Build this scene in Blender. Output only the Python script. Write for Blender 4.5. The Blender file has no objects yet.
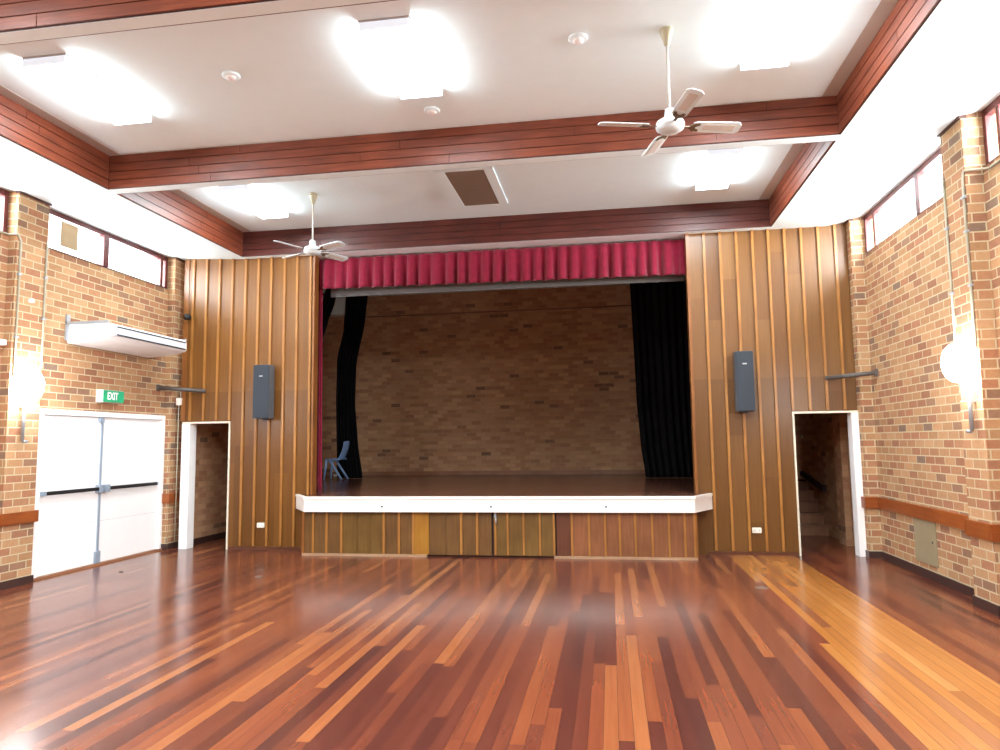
import bpy, bmesh, math, random
from mathutils import Vector, Matrix
random.seed(7)
SC = bpy.context.scene
COL = SC.collection
PI = math.pi
sin, cos = math.sin, math.cos

# ------------------------------------------------------------------ materials
def srgb(r, g, b):
    f = lambda c: c/12.92 if c <= .04045 else ((c+.055)/1.055)**2.4
    return (f(r/255), f(g/255), f(b/255), 1)

class NT:
    def __init__(s, name):
        s.m = bpy.data.materials.new(name); s.m.use_nodes = True
        s.t = s.m.node_tree; s.t.nodes.clear()
        s.out = s.t.nodes.new('ShaderNodeOutputMaterial')
    def n(s, typ, **kw):
        nd = s.t.nodes.new(typ)
        for k, v in kw.items(): setattr(nd, k, v)
        return nd
    def l(s, a, b): s.t.links.new(a, b)
    def math(s, op, a, b=None, c=None):
        nd = s.n('ShaderNodeMath', operation=op)
        for i, v in enumerate((a, b, c)):
            if v is None: continue
            if isinstance(v, (int, float)): nd.inputs[i].default_value = v
            else: s.l(v, nd.inputs[i])
        return nd.outputs[0]
    def mix(s, fac, a, b, mode='MIX'):
        nd = s.n('ShaderNodeMix', data_type='RGBA', blend_type=mode)
        for i, v in ((0, fac), (6, a), (7, b)):
            if isinstance(v, (int, float)): nd.inputs[i].default_value = v
            elif isinstance(v, tuple): nd.inputs[i].default_value = v
            else: s.l(v, nd.inputs[i])
        return nd.outputs[2]
    def ramp(s, fac, stops, const=False):
        nd = s.n('ShaderNodeValToRGB'); cr = nd.color_ramp
        if const: cr.interpolation = 'CONSTANT'
        while len(cr.elements) < len(stops): cr.elements.new(.5)
        for e, (p, c) in zip(cr.elements, stops): e.position = p; e.color = c
        s.l(fac, nd.inputs[0]); return nd.outputs[0]
    def noise(s, vec, scale, detail=3, rough=.5):
        nd = s.n('ShaderNodeTexNoise'); nd.inputs['Scale'].default_value = scale
        nd.inputs['Detail'].default_value = detail; nd.inputs['Roughness'].default_value = rough
        if vec is not None: s.l(vec, nd.inputs['Vector'])
        return nd.outputs[0]
    def uv(s):
        nd = s.n('ShaderNodeUVMap'); sp = s.n('ShaderNodeSeparateXYZ'); s.l(nd.outputs[0], sp.inputs[0])
        return nd.outputs[0], sp.outputs[0], sp.outputs[1]
    def comb(s, x, y, z=0.0):
        nd = s.n('ShaderNodeCombineXYZ')
        for i, v in enumerate((x, y, z)):
            if isinstance(v, (int, float)): nd.inputs[i].default_value = v
            else: s.l(v, nd.inputs[i])
        return nd.outputs[0]
    def white(s, vec):
        nd = s.n('ShaderNodeTexWhiteNoise', noise_dimensions='3D'); s.l(vec, nd.inputs['Vector']); return nd.outputs[0]
    def bsdf(s, color, rough=.5, metal=0, spec=.5, bump=None, bstr=.3, bdist=.01, **extra):
        b = s.n('ShaderNodeBsdfPrincipled')
        for k, v in (('Base Color', color), ('Roughness', rough), ('Metallic', metal), ('Specular IOR Level', spec)):
            if isinstance(v, (int, float, tuple)): b.inputs[k].default_value = v
            else: s.l(v, b.inputs[k])
        for k, v in extra.items(): b.inputs[k].default_value = v
        if bump is not None:
            bn = s.n('ShaderNodeBump'); bn.inputs['Strength'].default_value = bstr; bn.inputs['Distance'].default_value = bdist
            s.l(bump, bn.inputs['Height']); s.l(bn.outputs[0], b.inputs['Normal'])
        s.l(b.outputs[0], s.out.inputs[0]); return b

def plain(name, col, rough=.5, metal=0, spec=.5, var=.06, scale=6):
    t = NT(name); tc = t.n('ShaderNodeTexCoord')
    n = t.noise(tc.outputs['Object'], scale)
    d = tuple(c*(1-var) for c in col[:3])+(1,); u = tuple(min(1, c*(1+var)) for c in col[:3])+(1,)
    t.bsdf(t.ramp(n, [(.3, d), (.7, u)]), rough, metal, spec)
    return t.m

def emit(name, col, strength):
    t = NT(name); e = t.n('ShaderNodeEmission'); e.inputs[0].default_value = col; e.inputs[1].default_value = strength
    t.l(e.outputs[0], t.out.inputs[0]); return t.m

def brick(name, stops, mortar, w=.25, h=.098, joint=.013, rough=.85):
    t = NT(name); uvv, u, v = t.uv()
    vr = t.math('DIVIDE', v, h); row = t.math('FLOOR', vr)
    off = t.math('MULTIPLY', t.math('MODULO', row, 2.0), .5)
    uu = t.math('ADD', t.math('DIVIDE', u, w), off); col = t.math('FLOOR', uu)
    fu = t.math('MULTIPLY', t.math('FRACT', uu), w); fv = t.math('MULTIPLY', t.math('FRACT', vr), h)
    mk = t.math('MULTIPLY', t.math('GREATER_THAN', fu, joint), t.math('GREATER_THAN', fv, joint))
    rnd = t.white(t.comb(col, row, 3.0)); rnd2 = t.white(t.comb(col, row, 9.0))
    c = t.ramp(rnd, stops, True)
    n = t.noise(uvv, 22, 4, .6)
    c = t.mix(.22, c, t.ramp(n, [(.3, (.25, .25, .25, 1)), (.7, (.8, .8, .8, 1))]), 'SOFT_LIGHT')
    hs = t.n('ShaderNodeHueSaturation'); t.l(c, hs.inputs['Color'])
    t.l(t.math('MULTIPLY_ADD', rnd2, .22, .89), hs.inputs['Value'])
    c = t.mix(mk, mortar, hs.outputs[0])
    t.bsdf(c, rough, 0, .25, bump=mk, bstr=.5, bdist=.008)
    return t.m

def woodline(t, uvv, su, sv, scale=1):
    mp = t.n('ShaderNodeMapping'); mp.inputs['Scale'].default_value = (su, sv, 1); t.l(uvv, mp.inputs[0])
    return t.noise(mp.outputs[0], scale, 5, .6)

def boards(name, w, length, stops, x0=0.0, rough=.25, spec=.5, gap=.0035, along='v', grain=(34, 1.3), gapcol=(.02, .008, .004, 1), zone=None, bstr=.15, coat=0, lower=None):
    """timber boards running along v (or u), each with its own tint"""
    t = NT(name); uvv, u, v = t.uv()
    if along == 'u': u, v = v, u; grain = (grain[1], grain[0])
    uu = t.math('DIVIDE', t.math('SUBTRACT', u, x0), w); col = t.math('FLOOR', uu)
    sh = t.math('MULTIPLY', t.white(t.comb(col, 4.0, 1.0)), 7.0)
    vv = t.math('ADD', t.math('DIVIDE', v, length), sh); row = t.math('FLOOR', vv)
    rnd = t.white(t.comb(col, row, 5.0))
    c = t.ramp(rnd, stops)
    if zone:
        a, b, zst = zone
        zc = t.ramp(rnd, zst)
        zm = t.math('MULTIPLY', t.math('GREATER_THAN', u, a), t.math('LESS_THAN', u, b))
        c = t.mix(zm, c, zc)
    g = woodline(t, uvv, grain[0], grain[1])
    c = t.mix(.4, c, t.ramp(g, [(.25, (.3, .3, .3, 1)), (.75, (.72, .72, .72, 1))]), 'SOFT_LIGHT')
    fu = t.math('MULTIPLY', t.math('FRACT', uu), w); fv = t.math('MULTIPLY', t.math('FRACT', vv), length)
    mk = t.math('MULTIPLY', t.math('GREATER_THAN', fu, gap), t.math('GREATER_THAN', fv, gap))
    c = t.mix(mk, gapcol, c)
    big = t.noise(uvv, 1.2, 3)
    rr = t.math('MULTIPLY_ADD', big, .12, rough-.06)
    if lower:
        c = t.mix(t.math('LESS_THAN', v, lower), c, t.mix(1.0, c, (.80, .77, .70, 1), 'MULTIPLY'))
    t.bsdf(c, rr, 0, spec, bump=mk if bstr else None, bstr=bstr, bdist=.003, **({'Coat Weight': coat, 'Coat Roughness': .12} if coat else {}))
    return t.m

M = {}
BR = [(0, srgb(172, 132, 96)), (.2, srgb(162, 118, 86)), (.38, srgb(176, 138, 102)), (.52, srgb(156, 108, 80)),
      (.66, srgb(166, 126, 90)), (.80, srgb(148, 104, 79)), (.91, srgb(138, 104, 82)), (.98, srgb(126, 102, 86))]
M['brick'] = brick('brick_tan', BR, srgb(190, 174, 142), joint=.014)
DB = [(0, srgb(186, 146, 112)), (.25, srgb(176, 134, 100)), (.5, srgb(190, 150, 114)), (.75, srgb(170, 126, 96)), (.97, srgb(132, 102, 82))]
M['brick_stage'] = brick('brick_stage', DB, srgb(178, 144, 114))
M['floor'] = boards('jarrah_floor', .088, 2.6,
    [(0, srgb(70, 36, 31)), (.22, srgb(90, 45, 34)), (.45, srgb(106, 55, 38)), (.7, srgb(114, 59, 38)), (.88, srgb(124, 68, 42)), (.97, srgb(136, 79, 47)), (1, srgb(142, 86, 52))],
    rough=.2, spec=.5, gap=.002, coat=0, bstr=0,
    zone=(1.675, 2.60, [(0, srgb(140, 84, 42)), (.3, srgb(166, 108, 54)), (.7, srgb(156, 98, 46)), (.93, srgb(176, 120, 66)), (1, srgb(118, 60, 42))]))
M['stage_floor'] = boards('stage_floor_boards', .09, 3.0, [(0, srgb(84, 52, 40)), (.5, srgb(98, 62, 48)), (1, srgb(112, 72, 56))], along='u', rough=.2, spec=.5, gap=.002, grain=(50, 2.5))
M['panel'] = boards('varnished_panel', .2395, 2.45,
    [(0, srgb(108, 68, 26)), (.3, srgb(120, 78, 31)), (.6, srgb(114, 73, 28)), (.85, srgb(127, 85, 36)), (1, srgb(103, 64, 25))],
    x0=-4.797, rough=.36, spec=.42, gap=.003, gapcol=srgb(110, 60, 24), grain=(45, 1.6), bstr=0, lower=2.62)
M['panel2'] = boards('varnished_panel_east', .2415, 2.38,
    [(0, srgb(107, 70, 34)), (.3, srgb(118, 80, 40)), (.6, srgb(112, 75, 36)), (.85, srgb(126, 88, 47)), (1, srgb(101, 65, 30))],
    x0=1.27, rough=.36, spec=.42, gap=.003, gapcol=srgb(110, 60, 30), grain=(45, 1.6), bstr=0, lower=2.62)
def timber(name, a, b, rough=.35, g=(40, 2), spec=.5):
    t = NT(name); uvv, u, v = t.uv()
    n = woodline(t, uvv, g[0], g[1]); n2 = t.noise(uvv, 2.0, 2)
    c = t.ramp(n, [(.3, a), (.7, b)])
    c = t.mix(.5, c, t.ramp(n2, [(.3, (.3, .3, .3, 1)), (.7, (.75, .75, .75, 1))]), 'SOFT_LIGHT')
    t.bsdf(c, rough, 0, spec); return t.m
M['batten'] = timber('batten_timber', srgb(146, 96, 42), srgb(164, 112, 54), .35)
M['edge'] = timber('edge_board', srgb(122, 74, 32), srgb(138, 86, 40), .35)
M['brownply'] = timber('brown_ply', srgb(90, 62, 33), srgb(108, 77, 42), .35, (30, 2))
M['oliveply'] = timber('olive_ply', srgb(93, 67, 31), srgb(110, 82, 40), .35, (30, 2))
M['yellowply'] = timber('yellow_ply', srgb(144, 98, 32), srgb(158, 110, 40), .35, (30, 2))
M['redply'] = timber('reddish_ply', srgb(114, 70, 44), srgb(134, 86, 56), .35, (30, 2))
M['darkply'] = timber('dark_red_ply', srgb(82, 46, 32), srgb(98, 58, 40), .35, (30, 2))
M['pale'] = timber('pale_strip', srgb(150, 118, 92), srgb(166, 136, 106), .5)
M['dado'] = timber('dado_timber', srgb(128, 64, 26), srgb(150, 80, 36), .35, (2, 40))
M['rail'] = timber('rail_timber', srgb(138, 68, 28), srgb(168, 88, 40), .35, (2, 40))
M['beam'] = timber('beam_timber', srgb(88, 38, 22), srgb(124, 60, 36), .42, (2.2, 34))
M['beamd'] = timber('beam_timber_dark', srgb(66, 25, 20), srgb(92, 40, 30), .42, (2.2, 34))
M['groove'] = plain('beam_groove', srgb(46, 16, 14), .7)
M['packer'] = plain('packer_timber', srgb(84, 56, 50), .6)
M['maroon'] = plain('window_timber', srgb(92, 40, 38), .45)
M['darkbase'] = plain('skirting_dark', srgb(62, 42, 38), .4)
M['ceil'] = plain('ceiling_paint', srgb(233, 249, 253), .9, 0, .2, .01)
M['shade_strip'] = plain('shade_strip_beige', srgb(196, 192, 184), .9, 0, .2, .02)
M['white'] = plain('white_gloss', srgb(242, 242, 242), .4, 0, .5, .01)
M['cream'] = plain('cream_frame', srgb(224, 216, 196), .45, 0, .5, .03)
M['nosing'] = plain('nosing_white', srgb(240, 240, 236), .4, 0, .5, .015)
M['applwhite'] = plain('appliance_white', srgb(240, 241, 242), .35, 0, .5, .01)
M['greyflap'] = plain('grey_flap', srgb(206, 210, 214), .4, 0, .5, .02)
M['lit_strip'] = plain('lit_strip_grey', srgb(90, 87, 86), .7)
M['black'] = plain('black_rubber', srgb(26, 26, 28), .5)
M['slot'] = plain('dark_slot', srgb(48, 52, 58), .6)
M['steel'] = plain('galvanised', srgb(166, 172, 178), .45, .4, .5, .06, 20)
M['bluegrey'] = plain('astragal_bluegrey', srgb(150, 164, 180), .4, .2)
M['darksteel'] = plain('dark_steel', srgb(92, 86, 82), .5, .3)
M['conduit'] = plain('painted_conduit', srgb(166, 160, 140), .5, .1)
M['blackcloth'] = plain('black_drape', srgb(20, 20, 23), .95, 0, .1, .2, 3)
M['speakerbox'] = plain('speaker_box', srgb(84, 88, 92), .55)
t = NT('speaker_cloth'); uvv, u, v = t.uv(); n = t.noise(uvv, 160, 2)
t.bsdf(t.ramp(n, [(.35, srgb(48, 53, 60)), (.65, srgb(70, 76, 84))]), .85, 0, .2); M['speakercloth'] = t.m
t = NT('red_velvet'); uvv, u, v = t.uv(); n = t.noise(uvv, 14, 3)
t.bsdf(t.ramp(n, [(.3, srgb(120, 13, 42)), (.7, srgb(134, 20, 51))]), .85, 0, .2, **{'Sheen Weight': .3, 'Sheen Roughness': .5}); M['velvet'] = t.m
M['green'] = plain('exit_green', srgb(36, 160, 112), .4)
M['exitwhite'] = plain('exit_letter', srgb(248, 250, 248), .4)
M['bluechair'] = plain('blue_plastic', srgb(124, 156, 200), .4, 0, .5, .05)
M['ventmesh'] = None
t = NT('vent_grille'); uvv, u, v = t.uv()
s_ = t.math('FRACT', t.math('MULTIPLY', u, 40.0)); s2 = t.math('FRACT', t.math('MULTIPLY', v, 40.0))
mk = t.math('MULTIPLY', t.math('GREATER_THAN', s_, .35), t.math('GREATER_THAN', s2, .35))
t.bsdf(t.mix(mk, srgb(104, 88, 76), srgb(164, 146, 126)), .6, 0, .3); M['ventmesh'] = t.m
M['fanwhite'] = plain('fan_white', srgb(222, 238, 243), .35, 0, .5, .015)
M['fancream'] = plain('fan_cream', srgb(186, 180, 150), .4)
M['rod'] = plain('rod_grey', srgb(196, 194, 186), .4)
M['bladewhite'] = plain('fan_blade', srgb(222, 238, 242), .45, 0, .5, .02)
t = NT('blade_cane'); uvv, u, v = t.uv()
w1 = t.math('FRACT', t.math('MULTIPLY', u, 90.0)); w2 = t.math('FRACT', t.math('MULTIPLY', v, 90.0))
mk = t.math('MULTIPLY', t.math('GREATER_THAN', w1, .4), t.math('GREATER_THAN', w2, .4))
t.bsdf(t.mix(mk, srgb(222, 220, 214), srgb(186, 180, 174)), .6, 0, .3); M['cane'] = t.m
M['bladeiron'] = plain('blade_iron', srgb(120, 104, 84), .4, .5)
M['beigepanel'] = plain('beige_panel', srgb(146, 132, 104), .55, 0, .4, .03)
M['patch'] = plain('buff_card', srgb(176, 154, 122), .8, 0, .2, .03)
M['outlet'] = plain('outlet_white', srgb(240, 236, 224), .4)
M['stair'] = timber('stair_timber', srgb(128, 88, 64), srgb(150, 106, 78), .4)
M['brass'] = plain('floor_plate', srgb(120, 102, 88), .4, .4)
t = NT('window_glass')
tr = t.n('ShaderNodeBsdfTransparent'); gl = t.n('ShaderNodeBsdfGlossy'); gl.inputs['Roughness'].default_value = .05
mx = t.n('ShaderNodeMixShader'); mx.inputs[0].default_value = .06
t.l(tr.outputs[0], mx.inputs[1]); t.l(gl.outputs[0], mx.inputs[2]); t.l(mx.outputs[0], t.out.inputs[0]); M['glass'] = t.m
M['tube'] = emit('fluorescent_diffuser', (.87, .96, 1, 1), 25)
t = NT('diffuser_end'); b_ = t.bsdf(srgb(225, 235, 242), .4); b_.inputs['Emission Color'].default_value = (.75, .88, 1, 1); b_.inputs['Emission Strength'].default_value = .3; M['endcap'] = t.m
M['globe'] = emit('opal_globe', (.96, .98, 1, 1), 46)

# ------------------------------------------------------------------ geometry helpers
class MB:
    def __init__(s): s.v = []; s.f = []; s.sm = []
    def add(s, vs, fs, smooth=False):
        o = len(s.v); s.v += [tuple(p) for p in vs]
        s.f += [tuple(i+o for i in f) for f in fs]; s.sm += [smooth]*len(fs); return s
    def box(s, x0, x1, y0, y1, z0, z1):
        if x0 > x1: x0, x1 = x1, x0
        if y0 > y1: y0, y1 = y1, y0
        if z0 > z1: z0, z1 = z1, z0
        vs = [(x, y, z) for z in (z0, z1) for y in (y0, y1) for x in (x0, x1)]
        return s.add(vs, [(0, 2, 3, 1), (4, 5, 7, 6), (0, 1, 5, 4), (2, 6, 7, 3), (0, 4, 6, 2), (1, 3, 7, 5)])
    def prism(s, pts, axis, a, b):
        """2D polygon extruded along axis; the other two coordinates in cyclic-free order (x,y,z minus axis)"""
        def p3(p, t):
            if axis == 'x': return (t, p[0], p[1])
            if axis == 'y': return (p[0], t, p[1])
            return (p[0], p[1], t)
        n = len(pts); vs = [p3(p, a) for p in pts]+[p3(p, b) for p in pts]
        fs = [tuple(range(n)), tuple(range(2*n-1, n-1, -1))]+[(i, i+n, (i+1) % n+n, (i+1) % n) for i in range(n)]
        return s.add(vs, fs)
    def tube(s, path, r, n=10, cap=True):
        path = [Vector(p) for p in path]; rs = r if isinstance(r, (list, tuple)) else [r]*len(path)
        vs = []; fs = []; prev = None
        for i, p in enumerate(path):
            d = (path[min(i+1, len(path)-1)]-path[max(i-1, 0)]).normalized()
            if prev is None:
                up = Vector((0, 0, 1)) if abs(d.z) < .9 else Vector((1, 0, 0)); a = d.cross(up).normalized()
            else: a = (prev-d*prev.dot(d)).normalized()
            prev = a; b = d.cross(a)
            for k in range(n):
                q = 2*PI*k/n; vs.append(p+(a*cos(q)+b*sin(q))*rs[i])
        for i in range(len(path)-1):
            for k in range(n): fs.append((i*n+k, i*n+(k+1) % n, (i+1)*n+(k+1) % n, (i+1)*n+k))
        if cap: fs += [tuple(range(n))[::-1], tuple(range((len(path)-1)*n, len(path)*n))]
        return s.add(vs, fs, True)
    def lathe(s, c, prof, n=28):
        c = Vector(c); vs = []; fs = []
        for r, z in prof:
            for k in range(n): q = 2*PI*k/n; vs.append(c+Vector((r*cos(q), r*sin(q), z)))
        m = len(prof)
        for i in range(m-1):
            for k in range(n): fs.append((i*n+k, i*n+(k+1) % n, (i+1)*n+(k+1) % n, (i+1)*n+k))
        fs += [tuple(range(n))[::-1], tuple(range((m-1)*n, m*n))]
        return s.add(vs, fs, True)
    def grid(s, fn, nu, nv, smooth=True):
        vs = [fn(i/nu, j/nv) for j in range(nv+1) for i in range(nu+1)]
        fs = [(j*(nu+1)+i, j*(nu+1)+i+1, (j+1)*(nu+1)+i+1, (j+1)*(nu+1)+i) for j in range(nv) for i in range(nu)]
        return s.add(vs, fs, smooth)
    def build(s, name, mat, parent=None, bevel=0, smooth=None, solid=0, sub=0):
        me = bpy.data.meshes.new(name); me.from_pydata(s.v, [], s.f); me.update()
        for p, q in zip(me.polygons, s.sm): p.use_smooth = q
        bm = bmesh.new(); bm.from_mesh(me)
        if not solid: bmesh.ops.recalc_face_normals(bm, faces=bm.faces)
        if bevel:
            es = [e for e in bm.edges if len(e.link_faces) == 2 and e.calc_face_angle(0) > .5]
            bmesh.ops.bevel(bm, geom=es, offset=bevel, segments=2, affect='EDGES', clamp_overlap=True)
        bm.normal_update()
        uvl = bm.loops.layers.uv.new('UVMap')
        for f in bm.faces:
            n = f.normal; a = [abs(n.x), abs(n.y), abs(n.z)]; k = a.index(max(a))
            for lp in f.loops:
                c = lp.vert.co
                lp[uvl].uv = (c.y, c.z) if k == 0 else (c.x, c.z) if k == 1 else (c.x, c.y)
        if parent is not None:
            base = wloc(parent)
            for v in bm.verts: v.co -= base
        bm.to_mesh(me); bm.free()
        o = bpy.data.objects.new(name, me); COL.objects.link(o); me.materials.append(mat)
        if parent is not None: o.parent = parent
        if solid:
            md = o.modifiers.new('thickness', 'SOLIDIFY'); md.thickness = solid; md.offset = 0
        if sub:
            md = o.modifiers.new('smooth', 'SUBSURF'); md.levels = sub; md.render_levels = sub
        return o
def wloc(o):
    p = Vector((0, 0, 0))
    while o is not None: p += o.location; o = o.parent
    return p
def tag(o, label, cat, group=None, kind=None):
    o['label'] = label; o['category'] = cat
    if group: o['group'] = group
    if kind: o['kind'] = kind
    return o
def thing(name, label, cat, loc, group=None, kind=None):
    o = bpy.data.objects.new(name, None); COL.objects.link(o); o.location = loc; o.empty_display_size = .1
    return tag(o, label, cat, group, kind)
def struct(name, mb, mat, label, cat, **kw):
    return tag(mb.build(name, mat, **kw), label, cat, kind='structure')
def dup(root, loc, label, rotz=None):
    r = root.copy(); COL.objects.link(r); r.location = loc; r['label'] = label
    if rotz is not None: r.rotation_euler = (0, 0, rotz)
    for ch in list(root.children):
        c = ch.copy(); COL.objects.link(c); c.parent = r
        for g in list(ch.children):
            d = g.copy(); COL.objects.link(d); d.parent = c
    return r

# ------------------------------------------------------------------ key dimensions (metres)
D = 11.0                     # plane of the timber panels either side of the stage
XL, XLP = -7.458, -7.338     # west wall, its piers
XR, XRP = 3.77, 3.60       # east wall, its piers
ZB, ZC = 4.90, 5.33          # underside of beams and side soffits, coffer ceiling
FL, FR = -6.1, 2.5           # coffer sides
YB = -3.6                    # wall behind
STG = .90
SILL_L, SILL_R = 4.41, 4.39

# ------------------------------------------------------------------ floor, ceiling, beams
mb = MB().box(-7.75, 4.05, YB-.1, 11.0, -.12, 0).box(-7.8, 4.05, 11.0, 17.9, -.12, 0)
struct('floor', mb, M['floor'], 'polished red-brown hardwood board floor with a yellow band', 'floor')

mb = MB()
mb.box(FL-.05, FR+.05, YB, 11.2, ZC, ZC+.1)
def soff(xa, za, xb, zb_, xc=None, zc_=None):
    pts = [(xa, za), (xb, zb_)]+([(xc, zc_)] if xc is not None else [])
    top = [(p[0], 5.5) for p in reversed(pts)]
    mb.prism(pts+top, 'y', YB, 11.2)
soff(-7.75, 4.985, -7.3, 4.965, FL, ZB)
soff(FR, ZB, 3.3, ZB, 4.05, 5.01)
struct('ceiling', mb, M['ceil'], 'white coffered ceiling with lower side soffits', 'ceiling')

BEAMS = [(-1.85, -1.67), (1.32, 1.50), (4.46, 4.64), (7.60, 7.79), (10.84, 11.22)]
def cladding(axis, fixed, sgn, a, b, name_seed):
    """four lapped boards on one vertical face between ZB and ZC"""
    rs = random.Random(name_seed); g = MB(); n = 4; h = (ZC-ZB-.004)/n
    for i in range(n):
        z0 = ZB+.004+i*h; cuts = [a]
        x = a+rs.uniform(.8, 3.0)
        while x < b-.6: cuts.append(x); x += rs.uniform(1.6, 3.6)
        cuts.append(b)
        for c0, c1 in zip(cuts, cuts[1:]):
            e = .0025
            if axis == 'y': g.box(c0+e, c1-e, fixed, fixed+sgn*.022, z0+.004, z0+h-.004)
            else: g.box(fixed, fixed+sgn*.022, c0+e, c1-e, z0+.004, z0+h-.004)
    return g
tn = 1
for i, (y0, y1) in enumerate(BEAMS):
    core = MB().box(FL, FR, y0+.022, y1 if i == 4 else y1-.022, ZB, ZC+.02)
    which = ['beam behind the camera', 'second beam behind the camera', 'beam crossing the top corner of the photo', 'beam across the middle of the ceiling', 'beam above the stage opening'][i]
    o = struct('trim_%d' % tn, core, M['ceil'], 'timber-clad white-bottomed ceiling %s' % which, 'ceiling beam'); tn += 1
    MB().box(FL, FR, y0+.014, y0+.022, ZB+.002, ZC).build('shadow_gap', M['groove'], o)
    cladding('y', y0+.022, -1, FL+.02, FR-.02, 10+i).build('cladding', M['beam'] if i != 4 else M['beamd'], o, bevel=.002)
    if i < 4:
        MB().box(FL, FR, y1-.022, y1-.014, ZB+.002, ZC).build('shadow_gap', M['groove'], o)
        cladding('y', y1-.022, 1, FL+.02, FR-.02, 20+i).build('cladding', M['beam'], o, bevel=.002)
for side, X, sg in (('west', FL, 1), ('east', FR, -1)):
    for i in range(4):
        ya, yb = BEAMS[i][1], BEAMS[i+1][0]
        place = ['behind the camera', 'nearest the camera', 'of the middle ceiling bay', 'of the ceiling bay next to the stage'][i]
        o = struct('trim_%d' % tn, MB().box(X, X+sg*.006, ya, yb, ZB+.002, ZC), M['groove'], 'red timber fascia on the %s edge %s' % ('left' if sg > 0 else 'right', place), 'fascia'); tn += 1
        cladding('x', X+sg*.004, sg, ya+.002, yb-.002, 40+i+(10 if sg > 0 else 0)).build('cladding', M['beam'], o, bevel=.002)
        MB().box(X+sg*.028, X+sg*.17, ya, yb, ZC-.003, ZC+.01).build('shade_strip', M['shade_strip'], o)  # flat beige strip, paints the shadow along the ceiling margin

# ------------------------------------------------------------------ brick side walls with piers
PL = [(-1.9, -1.4), (1.25, 1.77), (4.45, 4.97), (7.61, 8.10), (10.87, 11.2)]
PR = [(-2.0, -1.5), (1.15, 1.63), (4.3, 4.78), (7.475, 7.93), (10.84, 11.0)]
mb = MB()
mb.box(XL-.24, XL, YB, 8.20, 0, SILL_L).box(XL-.24, XL, 10.872, 11.2, 0, SILL_L).box(XL-.24, XL, 8.20, 10.872, 2.235, SILL_L)
for a, b in PL: mb.box(XL-.24, XLP, a, b, 0, 5.05)
mb.box(XL-.24, XL-.001, YB, PL[0][0], SILL_L, 5.05)
wl = struct('wall_left', mb, M['brick'], 'tan brick side wall with the white double doors', 'wall')
mb = MB().box(XR, XR+.24, YB, 11.0, 0, SILL_R)
for a, b in PR: mb.box(XRP, XR+.24, a, b, 0, 5.05)
mb.box(XR+.001, XR+.24, YB, PR[0][0], SILL_R, 5.05)
wr = struct('wall_right', mb, M['brick'], 'tan brick side wall with a long timber rail', 'wall')
struct('wall_back', MB().box(-7.75, 4.05, YB-.2, YB, 0, 5.4), M['brick'], 'brick wall behind the camera', 'wall')

# pier caps, skirting and dado rails (all fixed trim)
def wrapped(ps, x, xp, sg, t, z0, z1, gaps=()):
    """strip of thickness t following a wall and its piers"""
    g = MB(); ys = YB
    def seg(a, b, xx):
        for ga, gb in gaps:
            if a < ga < b or a < gb < b or (ga <= a and gb >= b):
                if ga > a: g.box(xx, xx+sg*t, a, ga, z0, z1)
                if gb < b: g.box(xx, xx+sg*t, gb, b, z0, z1)
                return
        g.box(xx, xx+sg*t, a, b, z0, z1)
    for a, b in ps:
        if a-ys > .02: seg(ys, a, x)
        g.box(x, xp+sg*t, a-t, a, z0, z1)
        seg(a-.0005, b+.0005, xp)
        if b < 10.9: g.box(x, xp+sg*t, b, b+t, z0, z1)
        ys = b
    return g
struct('baseboard_left', wrapped(PL, XL, XLP, 1, .018, 0, .1, gaps=((8.15, 10.90),)), M['darkbase'], 'dark skirting along the brick wall with the double doors', 'skirting')
struct('baseboard_right', wrapped(PR, XR, XRP, -1, .018, 0, .1), M['darkbase'], 'dark skirting along the brick wall with the timber rail', 'skirting')
g = wrapped(PL[:4], XL, XLP, 1, .035, .77, .915)
struct('trim_%d' % tn, g, M['dado'], 'timber dado rail ending on the brick pier beside the double doors', 'dado rail', bevel=.003); tn += 1
struct('trim_%d' % tn, MB().box(XL, XLP+.035, 10.875-.03, 11.18, .765, .925), M['dado'], 'short timber dado block on the pier between door and doorway', 'dado rail', bevel=.003); tn += 1
struct('trim_%d' % tn, wrapped(PR, XR, XRP, -1, .035, .70, .86), M['dado'], 'long timber dado rail wrapping the brick piers', 'dado rail', bevel=.003); tn += 1
for (ps, xp, x, sg, nm) in ((PL, XLP, XL, 1, 'left'), (PR, XRP, XR, -1, 'right')):
    for k, (a, b) in enumerate(ps[2:]):
        zt = 4.955 if sg > 0 else 4.93
        o = struct('trim_%d' % tn, MB().box(xp-sg*.05, xp+sg*.02, a-.01, min(b+.02, 11.19), zt-.015, zt+.03), M['packer'],
               'thin dark timber packer on top of the %s' % (['brick pier out of frame', 'brick pier with the wall lamp', 'brick pier against the timber panels'][k])+' on the %s wall' % nm, 'packer'); tn += 1

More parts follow.
